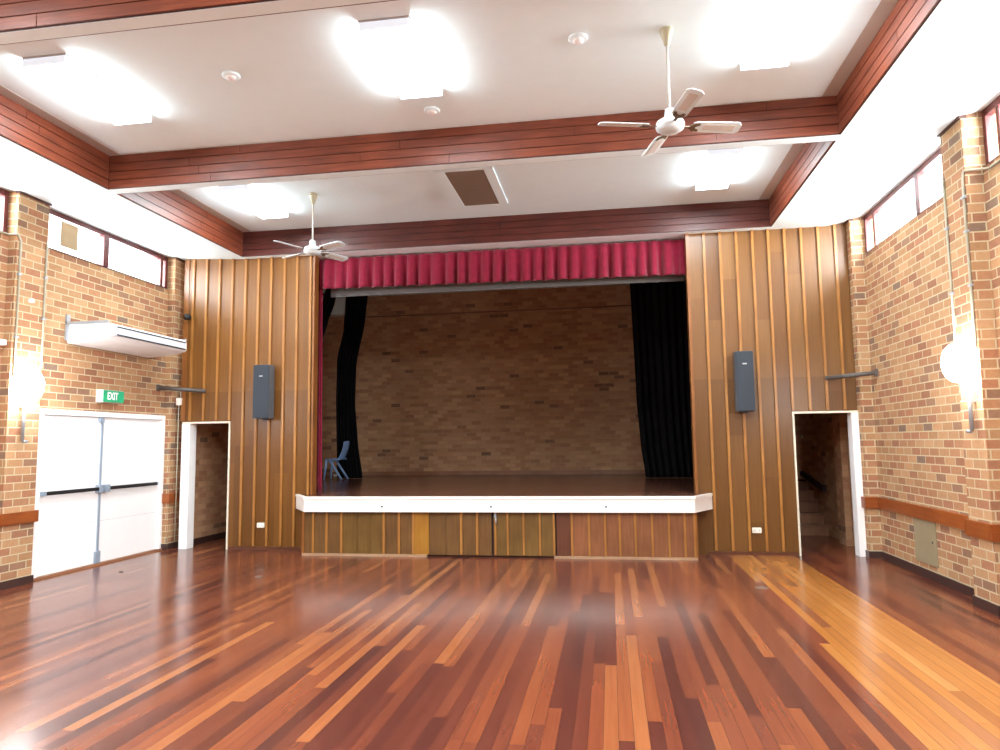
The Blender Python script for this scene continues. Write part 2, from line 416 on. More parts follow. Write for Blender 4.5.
# ------------------------------------------------------------------ clerestory windows
def window(n, side, y0, y1, sill, mull, label, sash=None):
    x = XL-.06 if side < 0 else XR+.06; top = 4.97
    o = struct('window_%d' % n, MB().box(x-.035, x+.04, y0, y0+.05, sill, top).box(x-.035, x+.04, y1-.06, y1, sill, top)
               .box(x-.035, x+.035, y0+.05, y1-.05, sill, sill+.022).box(x-.035, x+.035, y0+.05, y1-.05, top-.075, top), M['maroon'], label, 'window')
    MB().box(x-.04, x+.06, mull-.055, mull+.055, sill+.02, top-.05).build('mullion', M['maroon'], o, bevel=.004)
    for a, b in ((y0+.05, mull-.05), (mull+.05, y1-.05)):
        MB().box(x-.004, x+.004, a, b, sill+.022, top-.05).build('pane', M['glass'], o)
    if sash:
        a, b = sash
        MB().box(x-.025, x+.05, b-.06, b, sill+.022, top-.05).build('sash_stile', M['maroon'], o, bevel=.004)
    # the sloping white sill and head board
    xs = -1 if side < 0 else 1
    xw = XL if side < 0 else XR
    MB().box(xw, xw+xs*.24, y0, y1, sill-.01, sill).build('sill', M['cream'], o)
    return o
window(1, -1, 8.15, 10.86, SILL_L, 9.35, 'red-framed clerestory window above the double doors and air conditioner', sash=(9.4, 10.72))
window(2, -1, 4.98, 7.60, SILL_L, 6.2, 'red-framed clerestory window cut by the left photo edge')
window(3, 1, 7.94, 10.83, SILL_R, 9.03, 'sunlit red-framed clerestory window between two brick piers beside the stage', sash=(9.1, 10.52))
window(4, 1, 4.79, 7.47, SILL_R, 6.2, 'red-framed clerestory window cut by the right photo edge', sash=(6.25, 7.25))
for k, (sd, pp, sill) in enumerate(((-1, PL, SILL_L), (-1, PL, SILL_L), (1, PR, SILL_R), (1, PR, SILL_R))):
    j = k % 2
    window(5+k, sd, pp[j][1]+.01, pp[j+1][0]-.01, sill, (pp[j][1]+pp[j+1][0])/2, 'red-framed clerestory window behind the camera, bay %s on the %s wall' % ('one' if j else 'two', 'left' if sd < 0 else 'right'))

# ------------------------------------------------------------------ front timber panelling
BL = [-7.06, -6.814, -6.574, -6.335, -6.093, -5.858, -5.624, -5.382, -5.155, -4.916]
BRX = [1.512, 1.754, 1.995, 2.234, 2.464, 2.700, 2.942, 3.186, 3.428]
mb = MB().box(-7.235, -4.85, D, D+.12, 2.115, 4.96).box(-6.318, -4.85, D, D+.12, 0, 2.115).box(-4.85, -4.76, D, D+.12, 0, .835)
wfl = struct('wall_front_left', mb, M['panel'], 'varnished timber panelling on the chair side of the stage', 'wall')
for x in BL:
    z0 = 2.14 if x < -6.31 else .06
    MB().box(x-.021, x+.021, D-.03, D, z0, 4.93).build('batten', M['batten'], wfl, bevel=.004)
MB().box(-4.87, -4.835, D-.035, D+.13, .9, 4.93).build('edge_board', M['edge'], wfl, bevel=.004)
MB().box(-7.235, -7.15, D-.012, D, 2.14, 4.95).build('edge_board', M['edge'], wfl)
MB().box(-6.30, -5.0, D-.02, D, 0, .05).build('skirting', M['darkply'], wfl)
mb = MB().box(1.25, 4.0, D, D+.12, 2.105, 4.98).box(1.25, 2.685, D, D+.12, 0, 2.105).box(1.17, 1.25, D, D+.12, 0, .835)
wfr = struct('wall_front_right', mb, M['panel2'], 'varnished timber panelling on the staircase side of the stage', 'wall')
for x in BRX:
    z0 = 2.12 if x > 2.69 else .06
    MB().box(x-.02, x+.02, D-.03, D, z0, 4.93).build('batten', M['batten'], wfr, bevel=.004)
MB().box(1.24, 1.285, D-.035, D+.13, .9, 4.93).build('edge_board', M['edge'], wfr, bevel=.004)
MB().box(3.60, 3.70, D-.012, D, 2.12, 4.95).build('edge_board', M['edge'], wfr)
MB().box(1.4, 2.66, D-.02, D, 0, .05).build('skirting', M['darkply'], wfr)

# doorway frames
mb = MB().box(-7.335, -7.185, D-.02, D+.02, 0, 2.14)
o = struct('door_2', MB().box(-7.19, -7.04, D-.03, D+.16, 0, 2.09), M['white'], 'open doorway with a wide white jamb beside the double doors', 'doorway')
MB().box(-6.34, -6.315, D-.02, D+.14, 0, 2.09).build('jamb', M['cream'], o)
MB().box(-7.187, -6.315, D-.025, D+.14, 2.09, 2.12).build('head', M['cream'], o)
o = struct('door_3', MB().box(3.505, 3.60, D-.03, D+.16, 0, 2.075), M['white'], 'open doorway to the dark passage and stairs', 'doorway')
MB().box(2.685, 2.71, D-.02, D+.14, 0, 2.075).build('jamb', M['cream'], o)
MB().box(2.685, 3.60, D-.025, D+.14, 2.075, 2.105).build('head', M['cream'], o)
MB().box(3.60, 4.0, D, D+.12, 0, 2.12).build('infill', M['brick'], o)
# the brick return between west pier and jamb
struct('wall_return', MB().box(-7.70, -7.187, 11.2, 11.3, 0, 5.05), M['brick'], 'narrow brick return beside the white doorway jamb', 'wall')

# passages and stage house
mb = MB().box(-7.44, -7.19, 11.3, 14.2, 0, 2.6).box(-7.44, -6.1, 13.9, 14.1, 0, 2.6)
struct('wall_passage_left', mb, M['brick_stage'], 'dim brick wall of the passage seen through the white-jambed doorway', 'wall')
struct('baseboard_passage', MB().box(-7.19, -7.17, D+.16, 13.9, 0, .11), M['darkbase'], 'dark skirting in the passage beside the double doors', 'skirting')
mb = MB().box(3.76, 4.0, D+.12, 17.6, 0, 5.75).box(3.66, 3.76, 12.05, 12.4, 0, 2.6)
struct('wall_passage_right', mb, M['brick_stage'], 'dark brick wall beside the stairs', 'wall')
mb = MB().box(-6.32, -6.2, D+.12, 14.1, 0, 5.75).box(2.56, 2.66, D+.12, 14.3, 0, 5.75)
struct('wall_wings', mb, M['brick_stage'], 'brick walls dividing the passages from the stage', 'wall')
mb = MB().box(-7.44, -6.32, D+.12, 14.1, 2.55, 2.65).box(2.66, 3.76, D+.12, 13.0, 2.55, 2.65)
struct('ceiling_passage', mb, M['ceil'], 'low ceilings of the two passages', 'ceiling')
mb = MB().box(-7.8, 4.0, 17.6, 17.85, 0, 5.75).box(-7.8, -7.62, 14.1, 17.6, 0, 5.75).box(-7.62, -6.2, 14.0, 14.1, 2.65, 5.75)
struct('wall_stage_back', mb, M['brick_stage'], 'brown brick back wall of the stage', 'wall')
struct('baseboard_stage', MB().box(-7.6, 3.74, 17.575, 17.6, STG, STG+.10), M['stair'], 'dark skirting at the foot of the stage back wall', 'skirting')
mb = MB().box(-7.8, 4.0, 11.22, 17.85, 5.62, 5.75).box(-7.8, 4.0, 11.2, 11.32, 4.92, 5.62)
struct('ceiling_stage', mb, M['ceil'], 'pale ceiling over the stage', 'ceiling')
struct('wall_bulkhead', MB().box(-7.62, -6.72, 17.3, 17.6, 5.12, 5.62), M['ceil'], 'white bulkhead in the top corner above the stage', 'wall')

# ------------------------------------------------------------------ the stage
st = thing('stage', 'raised timber stage with white nosing and batten-panelled front', 'stage', (-1.8, 10.5, 0))
NO = [(-5.13, D), (-4.725, 10.42), (1.165, 10.42), (1.485, D)]
mb = MB().prism([(-5.05, D), (-4.70, 10.46), (1.14, 10.46), (1.42, D)], 'z', STG-.06, STG)
mb.box(-4.85, 1.255, D, D+.13, STG-.06, STG)
mb.box(-6.2, 2.56, D+.13, 17.575, STG-.1, STG).box(-7.62, -6.2, 14.12, 17.575, STG-.1, STG).box(2.56, 3.755, 14.65, 17.575, STG-.1, STG)
struct('floor_stage', mb, M['stage_floor'], 'dark polished board floor of the stage', 'floor')
def nose(e, z0, z1):
    o_ = [(-5.13-e, D), (-4.725-e*.6, 10.42-e), (1.165+e*.6, 10.42-e), (1.485+e, D)]
    i_ = [(1.435, D), (1.145, 10.455), (-4.705, 10.455), (-5.08, D)]
    g = MB(); n = 4; pts = o_+i_[0:0]
    a = o_; b = list(reversed(i_))
    for k in range(3):
        q = [a[k], a[k+1], b[k+1], b[k]]; g.prism(q, 'z', z0, z1)
    return g
nb = nose(0, .672, .865).build('nosing', M['nosing'], st)
nose(.016, .865, .906).build('nosing_cap', M['nosing'], st)
for x in (-3.467, -1.781, -.088):
    g = MB(); g.add([], []); c = Vector((x, 10.419, .755))
    g.tube([(x, 10.424, .755), (x, 10.414, .755)], .014, 12).build('bolt_hole', M['slot'], nb)
F = 10.5
def front(x0, x1, mat, name='front_panel', y=F, z0=.035):
    return MB().box(x0+.002, x1-.002, y, y+.03, z0, .675).build(name, mat, st)
front(-4.77, -4.14, M['brownply']); front(-4.14, -3.46, M['oliveply']); front(-3.46, -2.995, M['brownply']); front(-2.995, -2.75, M['yellowply'], y=F-.008)
d1 = front(-2.75, -1.79, M['brownply'], 'hatch_door', z0=.03); d2 = front(-1.76, -.835, M['oliveply'], 'hatch_door', z0=.03)
front(-.82, -.594, M['darkply']); front(-.594, 1.172, M['redply'])
for x in (-4.60, -4.38, -4.14, -3.46, -3.22, -2.995): MB().box(x-.018, x+.018, F-.022, F, .04, .672).build('batten', M['batten'], st, bevel=.003)
for x in (-3.90, -3.69): MB().box(x-.012, x+.012, F-.014, F, .04, .672).build('batten', M['oliveply'], st, bevel=.003)
MB().box(-2.512, -2.488, F-.014, F, .04, .672).build('batten', M['brownply'], d1, bevel=.003)
for x in (-2.25, -2.006): MB().box(x-.018, x+.018, F-.022, F, .04, .672).build('batten', M['batten'], d1, bevel=.003)
for x in (-1.73, -1.547, -1.308, -1.064, -.858): MB().box(x-.014, x+.014, F-.02, F, .04, .672).build('batten', M['batten'], d2, bevel=.003)
for x in (-.594, -.342, -.111, .101, .323, .561, .798, 1.021, 1.155): MB().box(x-.015, x+.015, F-.02, F, .04, .672).build('batten', M['batten'], st, bevel=.003)
MB().box(-4.79, -4.76, F-.01, D, .02, .672).box(-4.76, -4.745, F-.012, F+.01, .02, .672).build('side_panel', M['edge'], st)
MB().box(1.165, 1.195, F-.01, D, .02, .672).build('side_panel', M['edge'], st)
MB().box(-4.77, -2.78, F-.03, F+.01, 0, .035).build('kick_strip', M['pale'], st)
MB().box(-.86, 1.185, F-.03, F+.01, 0, .035).build('kick_strip', M['pale'], st)
MB().box(-4.75, 1.16, F+.032, F+.06, 0, .67).build('kick_board', M['groove'], st)
g = MB().box(-1.745, -1.715, F-.026, F-.001, .585, .672).tube([(-1.722, F-.03, .60), (-1.715, F-.036, .50)], .011, 8)
g.build('bolt', M['steel'], d2)

# ------------------------------------------------------------------ curtains
def valance_fn(u, v):
    x = -4.85+u*6.11
    ph = u*29*2*PI + .6*sin(u*29)+.35*sin(u*61+1)
    amp = (.026+.044*v)*(.85+.2*sin(u*47+2))
    w = sin(ph); w = math.copysign(abs(w)**.75, w)
    zt = 4.875; zb = 4.352-.05*u + .010*sin(ph+.7)*v
    return (x+.012*v*cos(ph), 11.17+amp*w, zt+(zb-zt)*v)
o = MB().grid(valance_fn, 760, 10).build('valance', M['velvet'], None, solid=.006)
tag(o, 'crimson pleated velvet valance across the top of the stage opening', 'valance')
def drape(name, mat, y, left, right, nple, amp, label, cat, yslope=0, group=None):
    """left/right: lists of (z, x), top to bottom"""
    def ip(tab, z):
        for (z0, x0), (z1, x1) in zip(tab, tab[1:]):
            if z <= z0 and z >= z1:
                k = (z0-z)/(z0-z1); k = k*k*(3-2*k)*.5+k*.5; return x0+(x1-x0)*k
        return tab[-1][1]
    zt, zb = left[0][0], left[-1][0]
    def fn(u, v):
        z = zt+(zb-zt)*v; a, b = ip(left, z), ip(right, z)
        ph = u*nple*2*PI+.9*sin(u*9+v*.6)
        return (a+(b-a)*u, y+yslope*u+amp*(.55+.45*v)*sin(ph)*(.8+.3*sin(u*17)), z)
    o = MB().grid(fn, nple*14, 30).build(name, mat, None, solid=.006)
    return tag(o, label, cat, group)
drape('stage_curtain', M['velvet'], 11.275, [(4.86, -4.90), (.905, -4.90)], [(4.86, -4.83), (2.5, -4.815), (.905, -4.80)], 2, .015,
      'narrow strip of crimson curtain at the edge of the stage opening', 'curtain')
LY = 16.0
drape('stage_curtain', M['blackcloth'], LY, [(5.37, -6.25), (4.48, -6.30), (3.75, -6.46), (2.8, -6.48), (.91, -6.44)],
      [(5.37, -5.69), (4.7, -5.76), (3.55, -5.98), (2.7, -6.0), (1.8, -5.93), (.91, -5.80)], 7, .05, 'narrow black leg curtain swept sideways behind the blue chair', 'curtain')
drape('stage_curtain', M['blackcloth'], 13.2, [(4.93, -5.56), (4.5, -5.66), (4.1, -5.80), (3.6, -5.94)], [(4.93, -5.28), (4.55, -5.39), (4.15, -5.53), (3.6, -5.70)], 4, .02,
      'small black drape slanting from the top corner of the stage opening', 'curtain')
drape('stage_curtain', M['blackcloth'], 15.6, [(5.24, .53), (2.6, .595), (1.7, .65), (.91, .735)], [(5.24, 2.52), (2.6, 2.50), (1.7, 2.5), (.91, 2.5)], 13, .06,
      'broad black leg curtain hanging opposite the blue chair', 'curtain')
tr = MB().tube([(-6.9, 15.75, 5.31), (2.56, 15.75, 5.31)], .028, 8).tube([(-6.4, 15.75, 5.31), (-6.4, 15.75, 5.62)], .012, 6).tube([(-2, 15.75, 5.31), (-2, 15.75, 5.62)], .012, 6).tube([(2.2, 15.75, 5.31), (2.2, 15.75, 5.62)], .012, 6)
tag(tr.build('curtain_track', M['black'], None), 'black curtain track hung below the stage ceiling', 'curtain track')
o = MB().box(-4.70, 1.24, 11.335, 11.36, 4.24, 4.42).build('lit_ceiling_strip', M['lit_strip'], None)  # added board; its grey paints in the light on the stage ceiling
tag(o, 'added grey strip standing for the lit stage ceiling below the crimson valance', 'lit_strip')
tr = MB().tube([(-6.7, 17.58, 5.06), (3.0, 17.58, 5.08)], .016, 8)
tag(tr.build('conduit', M['stair'], None), 'brown conduit running along the top of the stage back wall', 'conduit')

# ------------------------------------------------------------------ blue plastic chair on the stage (faces -x)
CX, CY = -6.275, 15.55
ch = thing('plastic_chair', 'small blue moulded plastic chair standing on the stage', 'chair', (CX, CY, STG))
sw = .20
def seat_fn(u, v):          # front edge to rear, slightly dished
    x = CX-.21+.40*u; y = CY-sw*(1-.08*u)+2*sw*(1-.08*u)*v
    z = STG+.475+.012*u-.018*sin(PI*u)*(sin(PI*v))-(.03*(1-u/.12)**2 if u < .12 else 0)
    return (x, y, z)
MB().grid(seat_fn, 14, 12).build('seat', M['bluechair'], ch, solid=.016)
def back_fn(u, v):          # u across, v up
    y = CY-(.185-.02*v)+2*(.185-.02*v)*u
    c = (2*u-1)**2
    z = STG+.47+.42*v-.02*c*v*v; x = CX+.18+.10*v+.02*sin(PI*v) - .035*c - (.03*(1-v)**2)
    return (x, y, z)
g = MB().grid(back_fn, 12, 12); bk = g.build('backrest', M['bluechair'], ch, solid=.016)
for s in (-1, 1):
    y = CY+s*.185
    MB().tube([(CX-.16, y, STG+.465), (CX-.185, y, STG+.30), (CX-.215, y+s*.01, STG+.012)], [.028, .027, .022], 8).build('leg', M['bluechair'], ch)
    MB().tube([(CX-.10, y, STG+.465), (CX+.02, y, STG+.29), (CX+.21, y+s*.01, STG+.012)], [.030, .028, .023], 8).build('leg', M['bluechair'], ch)
    MB().tube([(CX-.17, y, STG+.46), (CX+.17, y, STG+.472)], .017, 8).build('side_rail', M['bluechair'], ch)
o = MB().box(-7.02, -6.72, 17.2, 17.3, STG+.001, STG+.05).build('timber_offcut', M['cream'], None, bevel=.006)
tag(o, 'small white block lying on the stage floor behind the blue chair', 'block')

# ------------------------------------------------------------------ stairs in the passage
sr = thing('staircase', 'dark timber steps climbing to the stage in the dim passage', 'stairs', (3.2, 13.25, 0))
for k in range(5):
    y0 = 13.28+.27*k
    MB().box(2.66, 3.755, y0, y0+.30, .18*k, .18*(k+1)-.03).build('riser', M['stair'], sr)
    if k < 4: MB().box(2.66, 3.755, y0-.02, y0+.29, .18*(k+1)-.03, .18*(k+1)).build('tread', M['stair'], sr, bevel=.004)
MB().prism([(13.3, .76), (13.3, .84), (14.0, .95), (14.75, 1.07), (14.75, .99)], 'x', 3.69, 3.755).build('handrail', M['groove'], sr)
o = thing('light_switch', 'pale switch plate on the dark wall above the stairs', 'light switch', (3.755, 14.65, 1.75))
MB().box(3.735, 3.757, 14.59, 14.71, 1.71, 1.79).build('plate', M['outlet'], o, bevel=.004); MB().box(3.730, 3.736, 14.63, 14.67, 1.735, 1.765).build('rocker', M['white'], o)

# ------------------------------------------------------------------ double doors
dr = struct('door_1', MB().box(XL-.14, XL+.028, 8.205, 8.29, 0, 2.155).box(XL-.14, XL+.028, 10.79, 10.868, 0, 2.155).box(XL-.14, XL+.028, 8.205, 10.868, 2.155, 2.23),
            M['white'], 'white double exit doors with black push bars', 'door', bevel=.004)
for a, b, hinge in ((8.295, 9.395, 0), (9.43, 10.785, 1)):
    lf = MB().box(XL-.05, XL-.008, a, b, .03, 2.15).build('leaf', M['white'], dr, bevel=.002)
    MB().box(XL-.009, XL-.006, a+.02, b-.02, .63, .636).build('seam', M['greyflap'], lf)
    if hinge == 0:
        bar = MB().box(XL+.03, XL+.062, a+.05, b-.05, 1.08, 1.13)
        ends = MB().box(XL-.01, XL+.07, a-.02, a+.05, 1.075, 1.135).box(XL-.01, XL+.075, b-.07, b+.0, 1.05, 1.16)
    else:
        bar = MB().box(XL+.03, XL+.062, a+.10, b-.12, 1.08, 1.13)
        ends = MB().box(XL-.01, XL+.075, a+.0, a+.11, 1.05, 1.16).box(XL-.01, XL+.065, b-.12, b-.10, 1.08, 1.13)
    bar.build('push_bar', M['black'], lf, bevel=.006); ends.build('bar_end', M['bluegrey'], lf, bevel=.004)
    y = b-.02 if hinge == 0 else a+.02
    if hinge == 0:
        MB().box(XL-.008, XL-.005, 8.70, 8.84, 1.62, 1.645).box(XL-.008, XL-.005, 8.70, 8.82, 1.54, 1.56).build('notice', M['greyflap'], lf)
MB().box(XL-.012, XL+.008, 9.39, 9.428, .03, 2.15).build('astragal', M['bluegrey'], dr)
MB().box(XL-.005, XL+.03, 9.33, 9.42, 2.07, 2.15).build('latch', M['bluegrey'], dr, bevel=.004)
MB().box(XL-.005, XL+.03, 9.345, 9.445, .03, .2).build('latch', M['bluegrey'], dr, bevel=.004)
MB().box(XL-.14, XL+.05, 8.205, 10.868, 0, .028).build('threshold', M['stair'], dr)
MB().box(XL-.2, XL-.14, 8.2, 10.9, 0, 2.3).build('backing', M['white'], dr)

# exit sign
ex = thing('exit_sign', 'green and white boxed exit sign above the double doors', 'exit sign', (-7.39, 9.47, 2.37))
MB().box(XL, -7.345, 9.25, 9.69, 2.372, 2.555).build('housing', M['exitwhite'], ex, bevel=.004)
fp = MB().box(-7.345, -7.333, 9.255, 9.688, 2.376, 2.551).build('face', M['green'], ex)
cu = bpy.data.curves.new('exit_text', 'FONT'); cu.body = 'EXIT'; cu.size = .155; cu.extrude = .001; cu.align_x = 'CENTER'; cu.align_y = 'CENTER'; cu.offset = .003
to = bpy.data.objects.new('exit_text', cu); COL.objects.link(to)
dg = bpy.context.evaluated_depsgraph_get(); dg.update()
tm = bpy.data.meshes.new_from_object(to.evaluated_get(dg)); bpy.data.objects.remove(to)
tm.transform(Matrix.Translation((-7.331, 9.445, 2.462))@Matrix.Rotation(PI/2, 4, 'Z')@Matrix.Rotation(PI/2, 4, 'X')@Matrix.Scale(.72, 4, (1, 0, 0)))
tm.transform(Matrix.Translation(-wloc(ex))); tm.materials.clear(); tm.materials.append(M['exitwhite'])
lt = bpy.data.objects.new('lettering', tm); COL.objects.link(lt); lt.parent = fp

# ------------------------------------------------------------------ air conditioner
ac = thing('air_conditioner', 'long white wall-hung air conditioner above the double doors', 'air conditioner', (-7.1, 9.5, 3.16))
prof = [(XL, 3.43), (-6.80, 3.425), (-6.771, 3.40), (-6.765, 3.265), (-6.79, 3.235), (-6.95, 3.20), (-7.2, 3.170), (XL, 3.160)]
MB().prism(prof, 'y', 8.644, 10.39).build('casing', M['applwhite'], ac, bevel=.008)
gr = MB().box(-6.772, -6.755, 8.74, 10.34, 3.262, 3.385).build('outlet_flap', M['greyflap'], ac, bevel=.004)
MB().box(-6.758, -6.751, 8.74, 10.34, 3.370, 3.390).box(-6.758, -6.751, 8.74, 10.34, 3.258, 3.280).build('slot', M['slot'], gr)
MB().box(XL, XL+.03, 8.60, 8.66, 3.20, 3.56).box(XL, -6.80, 8.60, 8.64, 3.425, 3.455).build('bracket', M['steel'], ac)
MB().box(XL, XL+.03, 10.37, 10.43, 3.20, 3.56).box(XL, -6.80, 10.40, 10.43, 3.425, 3.455).build('bracket', M['steel'], ac)

# ------------------------------------------------------------------ loudspeakers
def speaker(name, x0, x1, z0, z1, rot, label):
    cx = (x0+x1)/2; o = thing(name, label, 'speaker', (cx, D-.03-(.06 if rot else 0), z0), 'wall speakers beside the stage')
    w = (x1-x0)/2; y1 = D-.05; y0 = y1-.20
    MB().box(cx-w, cx+w, y0+.015, y1, z0, z1).build('cabinet', M['speakerbox'], o, bevel=.006)
    MB().box(cx-w+.006, cx+w-.006, y0, y0+.018, z0+.006, z1-.006).build('grille', M['speakercloth'], o, bevel=.006)
    for za, zb in ((z0-.025, z0+.03), (z1-.1, z1-.04)): MB().box(cx-.05, cx+.05, y1-.02, D, za, zb).build('bracket', M['black'], o)
    MB().box(cx-.03, cx+.03, y0-.004, y0, z1-.2, z1-.18).build('badge', M['steel'], o)
    o.rotation_euler = (0, 0, rot); return o
speaker('speaker', -5.80, -5.515, 2.15, 3.035, 0, 'tall dark grey speaker on the panelling nearer the double doors')
speaker('speaker', 1.865, 2.125, 2.115, 3.01, 0, 'tall dark grey speaker on the panelling nearer the stairs')

# ------------------------------------------------------------------ ceiling fans
def fan(label, loc, zc, zh, ang, R):
    x, y = loc; o = thing('ceiling_fan', label, 'ceiling fan', (x, y, zc), 'white four-bladed ceiling fans')
    MB().lathe((x, y, zc), [(.055, 0), (.062, -.012), (.058, -.03), (.035, -.10), (.022, -.15), (.016, -.155)]).build('canopy', M['fancream'], o)
    MB().tube([(x, y, zc-.13), (x, y, zh+.09)], .012, 10).build('downrod', M['rod'], o)
    MB().lathe((x, y, zh), [(.014, .16), (.038, .15), (.045, .10), (.05, .06), (.085, .055), (.115, .035), (.125, .005), (.12, -.025), (.09, -.048), (.045, -.055), (.02, -.056)]).build('motor', M['fanwhite'], o)
    for k in range(4):
        a = ang+k*PI/2; tw = math.radians(-14)
        def P_(r, w, h):
            q = Vector((r, w*cos(tw)-h*sin(tw), w*sin(tw)+h*cos(tw)))
            return (x+q.x*cos(a)-q.y*sin(a), y+q.x*sin(a)+q.y*cos(a), zh+.0+q.z)
        def slab(outline, h0, h1):
            g = MB(); n = len(outline)
            vs = [P_(r, w, h0) for r, w in outline]+[P_(r, w, h1) for r, w in outline]
            return g.add(vs, [tuple(range(n)), tuple(range(2*n-1, n-1, -1))]+[(i, i+n, (i+1) % n+n, (i+1) % n) for i in range(n)])
        bl = slab([(.20, -.05), (.235, -.066), (R-.03, -.072), (R, -.04), (R, .04), (R-.03, .072), (.235, .066), (.20, .05)], -.004, .004).build('blade', M['bladewhite'], o)
        slab([(.30, -.035), (R-.06, -.038), (R-.06, .038), (.30, .035)], -.0065, .0065).build('cane_inset', M['cane'], bl)
        slab([(.105, -.014), (.17, -.012), (.20, -.045), (.26, -.05), (.26, -.03), (.225, -.012), (.225, .012), (.26, .03), (.26, .05), (.20, .045), (.17, .012), (.105, .014)], -.012, -.0045).build('blade_iron', M['bladeiron'], bl)
    return o
fan('white four-bladed fan hanging in front of the middle beam', (.592, 6.06), ZC, 4.44, math.radians(14.3), .635)
fan('white four-bladed fan hanging close to the stage', (-4.157, 9.34), ZC, 4.485, math.radians(-27), .64)

# ------------------------------------------------------------------ fluorescent fittings
def light(label, x0, x1, y0, y1):
    cx, cy = (x0+x1)/2, (y0+y1)/2
    o = thing('ceiling_light', label, 'ceiling light', (cx, cy, ZC), 'fluorescent ceiling lights')
    MB().box(x0, x1, y0, y1, ZC-.018, ZC).build('housing', M['greyflap'], o)
    MB().box(x0+.012, x1-.012, y0+.022, y1-.022, ZC-.085, ZC-.018).build('diffuser', M['tube'], o, bevel=.01)
    MB().box(x0+.004, x1-.004, y0, y0+.022, ZC-.088, ZC-.018).build('end_cap', M['endcap'], o, bevel=.003)
    MB().box(x0+.004, x1-.004, y1-.022, y1, ZC-.088, ZC-.018).build('end_cap', M['endcap'], o, bevel=.003)
    return o
l0 = light('glowing ceiling light nearest the fascia on the double-door side', -5.315, -4.865, 5.46, 6.71)
dup(l0, (-1.82, 6.085, ZC), 'glowing ceiling light in the middle of the front ceiling bay')
dup(l0, (1.56, 6.12, ZC), 'glowing ceiling light beside the fan with the long downrod')
dup(l0, (-5.09, 9.40, ZC), 'glowing ceiling light beside the fan close to the stage')
dup(l0, (1.52, 9.40, ZC), 'glowing ceiling light between the middle beam and the speaker near the stairs')

# return-air vent
vt = thing('ceiling_vent', 'brown mesh return-air vent in the ceiling bay before the stage', 'vent', (-1.85, 9.52, ZC))
MB().box(-2.09, -1.56, 8.83, 10.19, ZC-.03, ZC-.008).build('mesh_panel', M['ventmesh'], vt)
MB().box(-2.25, -2.09, 8.80, 10.22, ZC-.035, ZC).box(-1.56, -1.43, 8.80, 10.22, ZC-.035, ZC).box(-2.09, -1.56, 8.80, 8.83, ZC-.035, ZC).box(-2.09, -1.56, 10.19, 10.22, ZC-.035, ZC).build('frame', M['ceil'], vt, bevel=.004)

# detectors
for (x, y, lab) in ((-.188, 6.05, 'white smoke detector beside the fan with the long downrod'), (-3.58, 6.09, 'white smoke detector near the corner ceiling light'),
                    (-1.825, 7.15, 'white smoke detector just in front of the middle beam')):
    o = thing('smoke_detector', lab, 'smoke detector', (x, y, ZC), 'ceiling smoke detectors')
    MB().lathe((x, y, ZC), [(.085, 0), (.088, -.012), (.075, -.022), (.03, -.024)], 24).build('base', M['ceil'], o)
    MB().lathe((x, y, ZC-.022), [(.05, 0), (.045, -.018), (.02, -.026), (.005, -.027)], 20).build('sensor', M['white'], o)

# ------------------------------------------------------------------ wall lamps with conduits
def wall_lamp(xw, sg, y, zg, zt, zb, label):
    xo = xw+sg*.15
    o = thing('wall_lamp', label, 'wall lamp', (xw, y, zb), 'globe wall lamps on the brick piers')
    n = 14; prof = [(max(.004, .135*sin(PI*i/n)), -.20*cos(PI*i/n)) for i in range(n+1)]
    MB().lathe((xw+sg*.145, y, zg), prof, 24).build('globe', M['globe'], o)
    MB().box(xw, xw+sg*.03, y-.06, y+.06, zg-.12, zg+.12).build('backplate', M['white'], o, bevel=.004)
    MB().tube([(xw+sg*.05, y, zg-.18), (xw+sg*.05, y, zb)], .020, 10).box(xw, xw+sg*.05, y-.015, y+.015, zt-.06, zt-.03).build('stem', M['steel'], o)
    MB().tube([(xw+sg*.05, y, zb+.02), (xw+sg*.055, y+.01, zb-.01), (xw+sg*.06, y+.07, zb-.005)], .017, 8).build('elbow', M['steel'], o)
    return o
wall_lamp(XLP, 1, 7.80, 2.50, 2.28, 1.80, 'glowing globe wall lamp on the brick pier beside the double doors')
wall_lamp(XRP, -1, 7.62, 2.44, 2.10, 1.76, 'glowing globe wall lamp on the brick pier opposite the double doors')
def conduit(path, label, saddles):
    g = MB().tube(path, .0125, 8)
    o = g.build('conduit', M['conduit'], None)
    for (x, y, z, sg) in saddles: MB().box(x-sg*.016, x+sg*.016, y-.028, y+.028, z-.012, z+.012).build('saddle', M['steel'], o)
    return tag(o, label, 'conduit')
x = XLP+.014
conduit([(XL+.014, 6.2, 4.40), (XL+.014, 7.50, 4.40), (XL+.03, 7.585, 4.40), (x, 7.595, 4.40), (x, 7.62, 4.39), (x, 7.66, 4.33), (x, 7.66, 4.25), (x, 7.66, 2.6)],
        'pale conduit bending off the window sill and down to the lamp by the doors', [(x, 7.66, 3.9, 1), (x, 7.66, 3.1, 1)])
conduit([(x, 8.075, 4.40), (x, 8.075, 2.75)], 'straight pale conduit down the pier edge nearest the double doors', [(x, 8.075, 3.95, 1), (x, 8.075, 3.4, 1)])
x = XRP-.014
conduit([(XR-.014, 6.2, 4.33), (XR-.014, 7.34, 4.33), (XR-.05, 7.44, 4.36), (x, 7.46, 4.36), (x, 7.485, 4.35), (x, 7.505, 4.29), (x, 7.505, 4.2), (x, 7.505, 2.56)],
        'pale conduit bending off the sunny sill and down to the wall lamp', [(x, 7.505, 3.75, -1), (x, 7.505, 4.1, -1), (x, 7.505, 3.2, -1)])
conduit([(x, 7.90, 4.45), (x, 7.90, 2.62)], 'straight pale conduit on the far edge of the rail-side lamp pier', [(x, 7.90, 3.9, -1), (x, 7.90, 3.2, -1)])

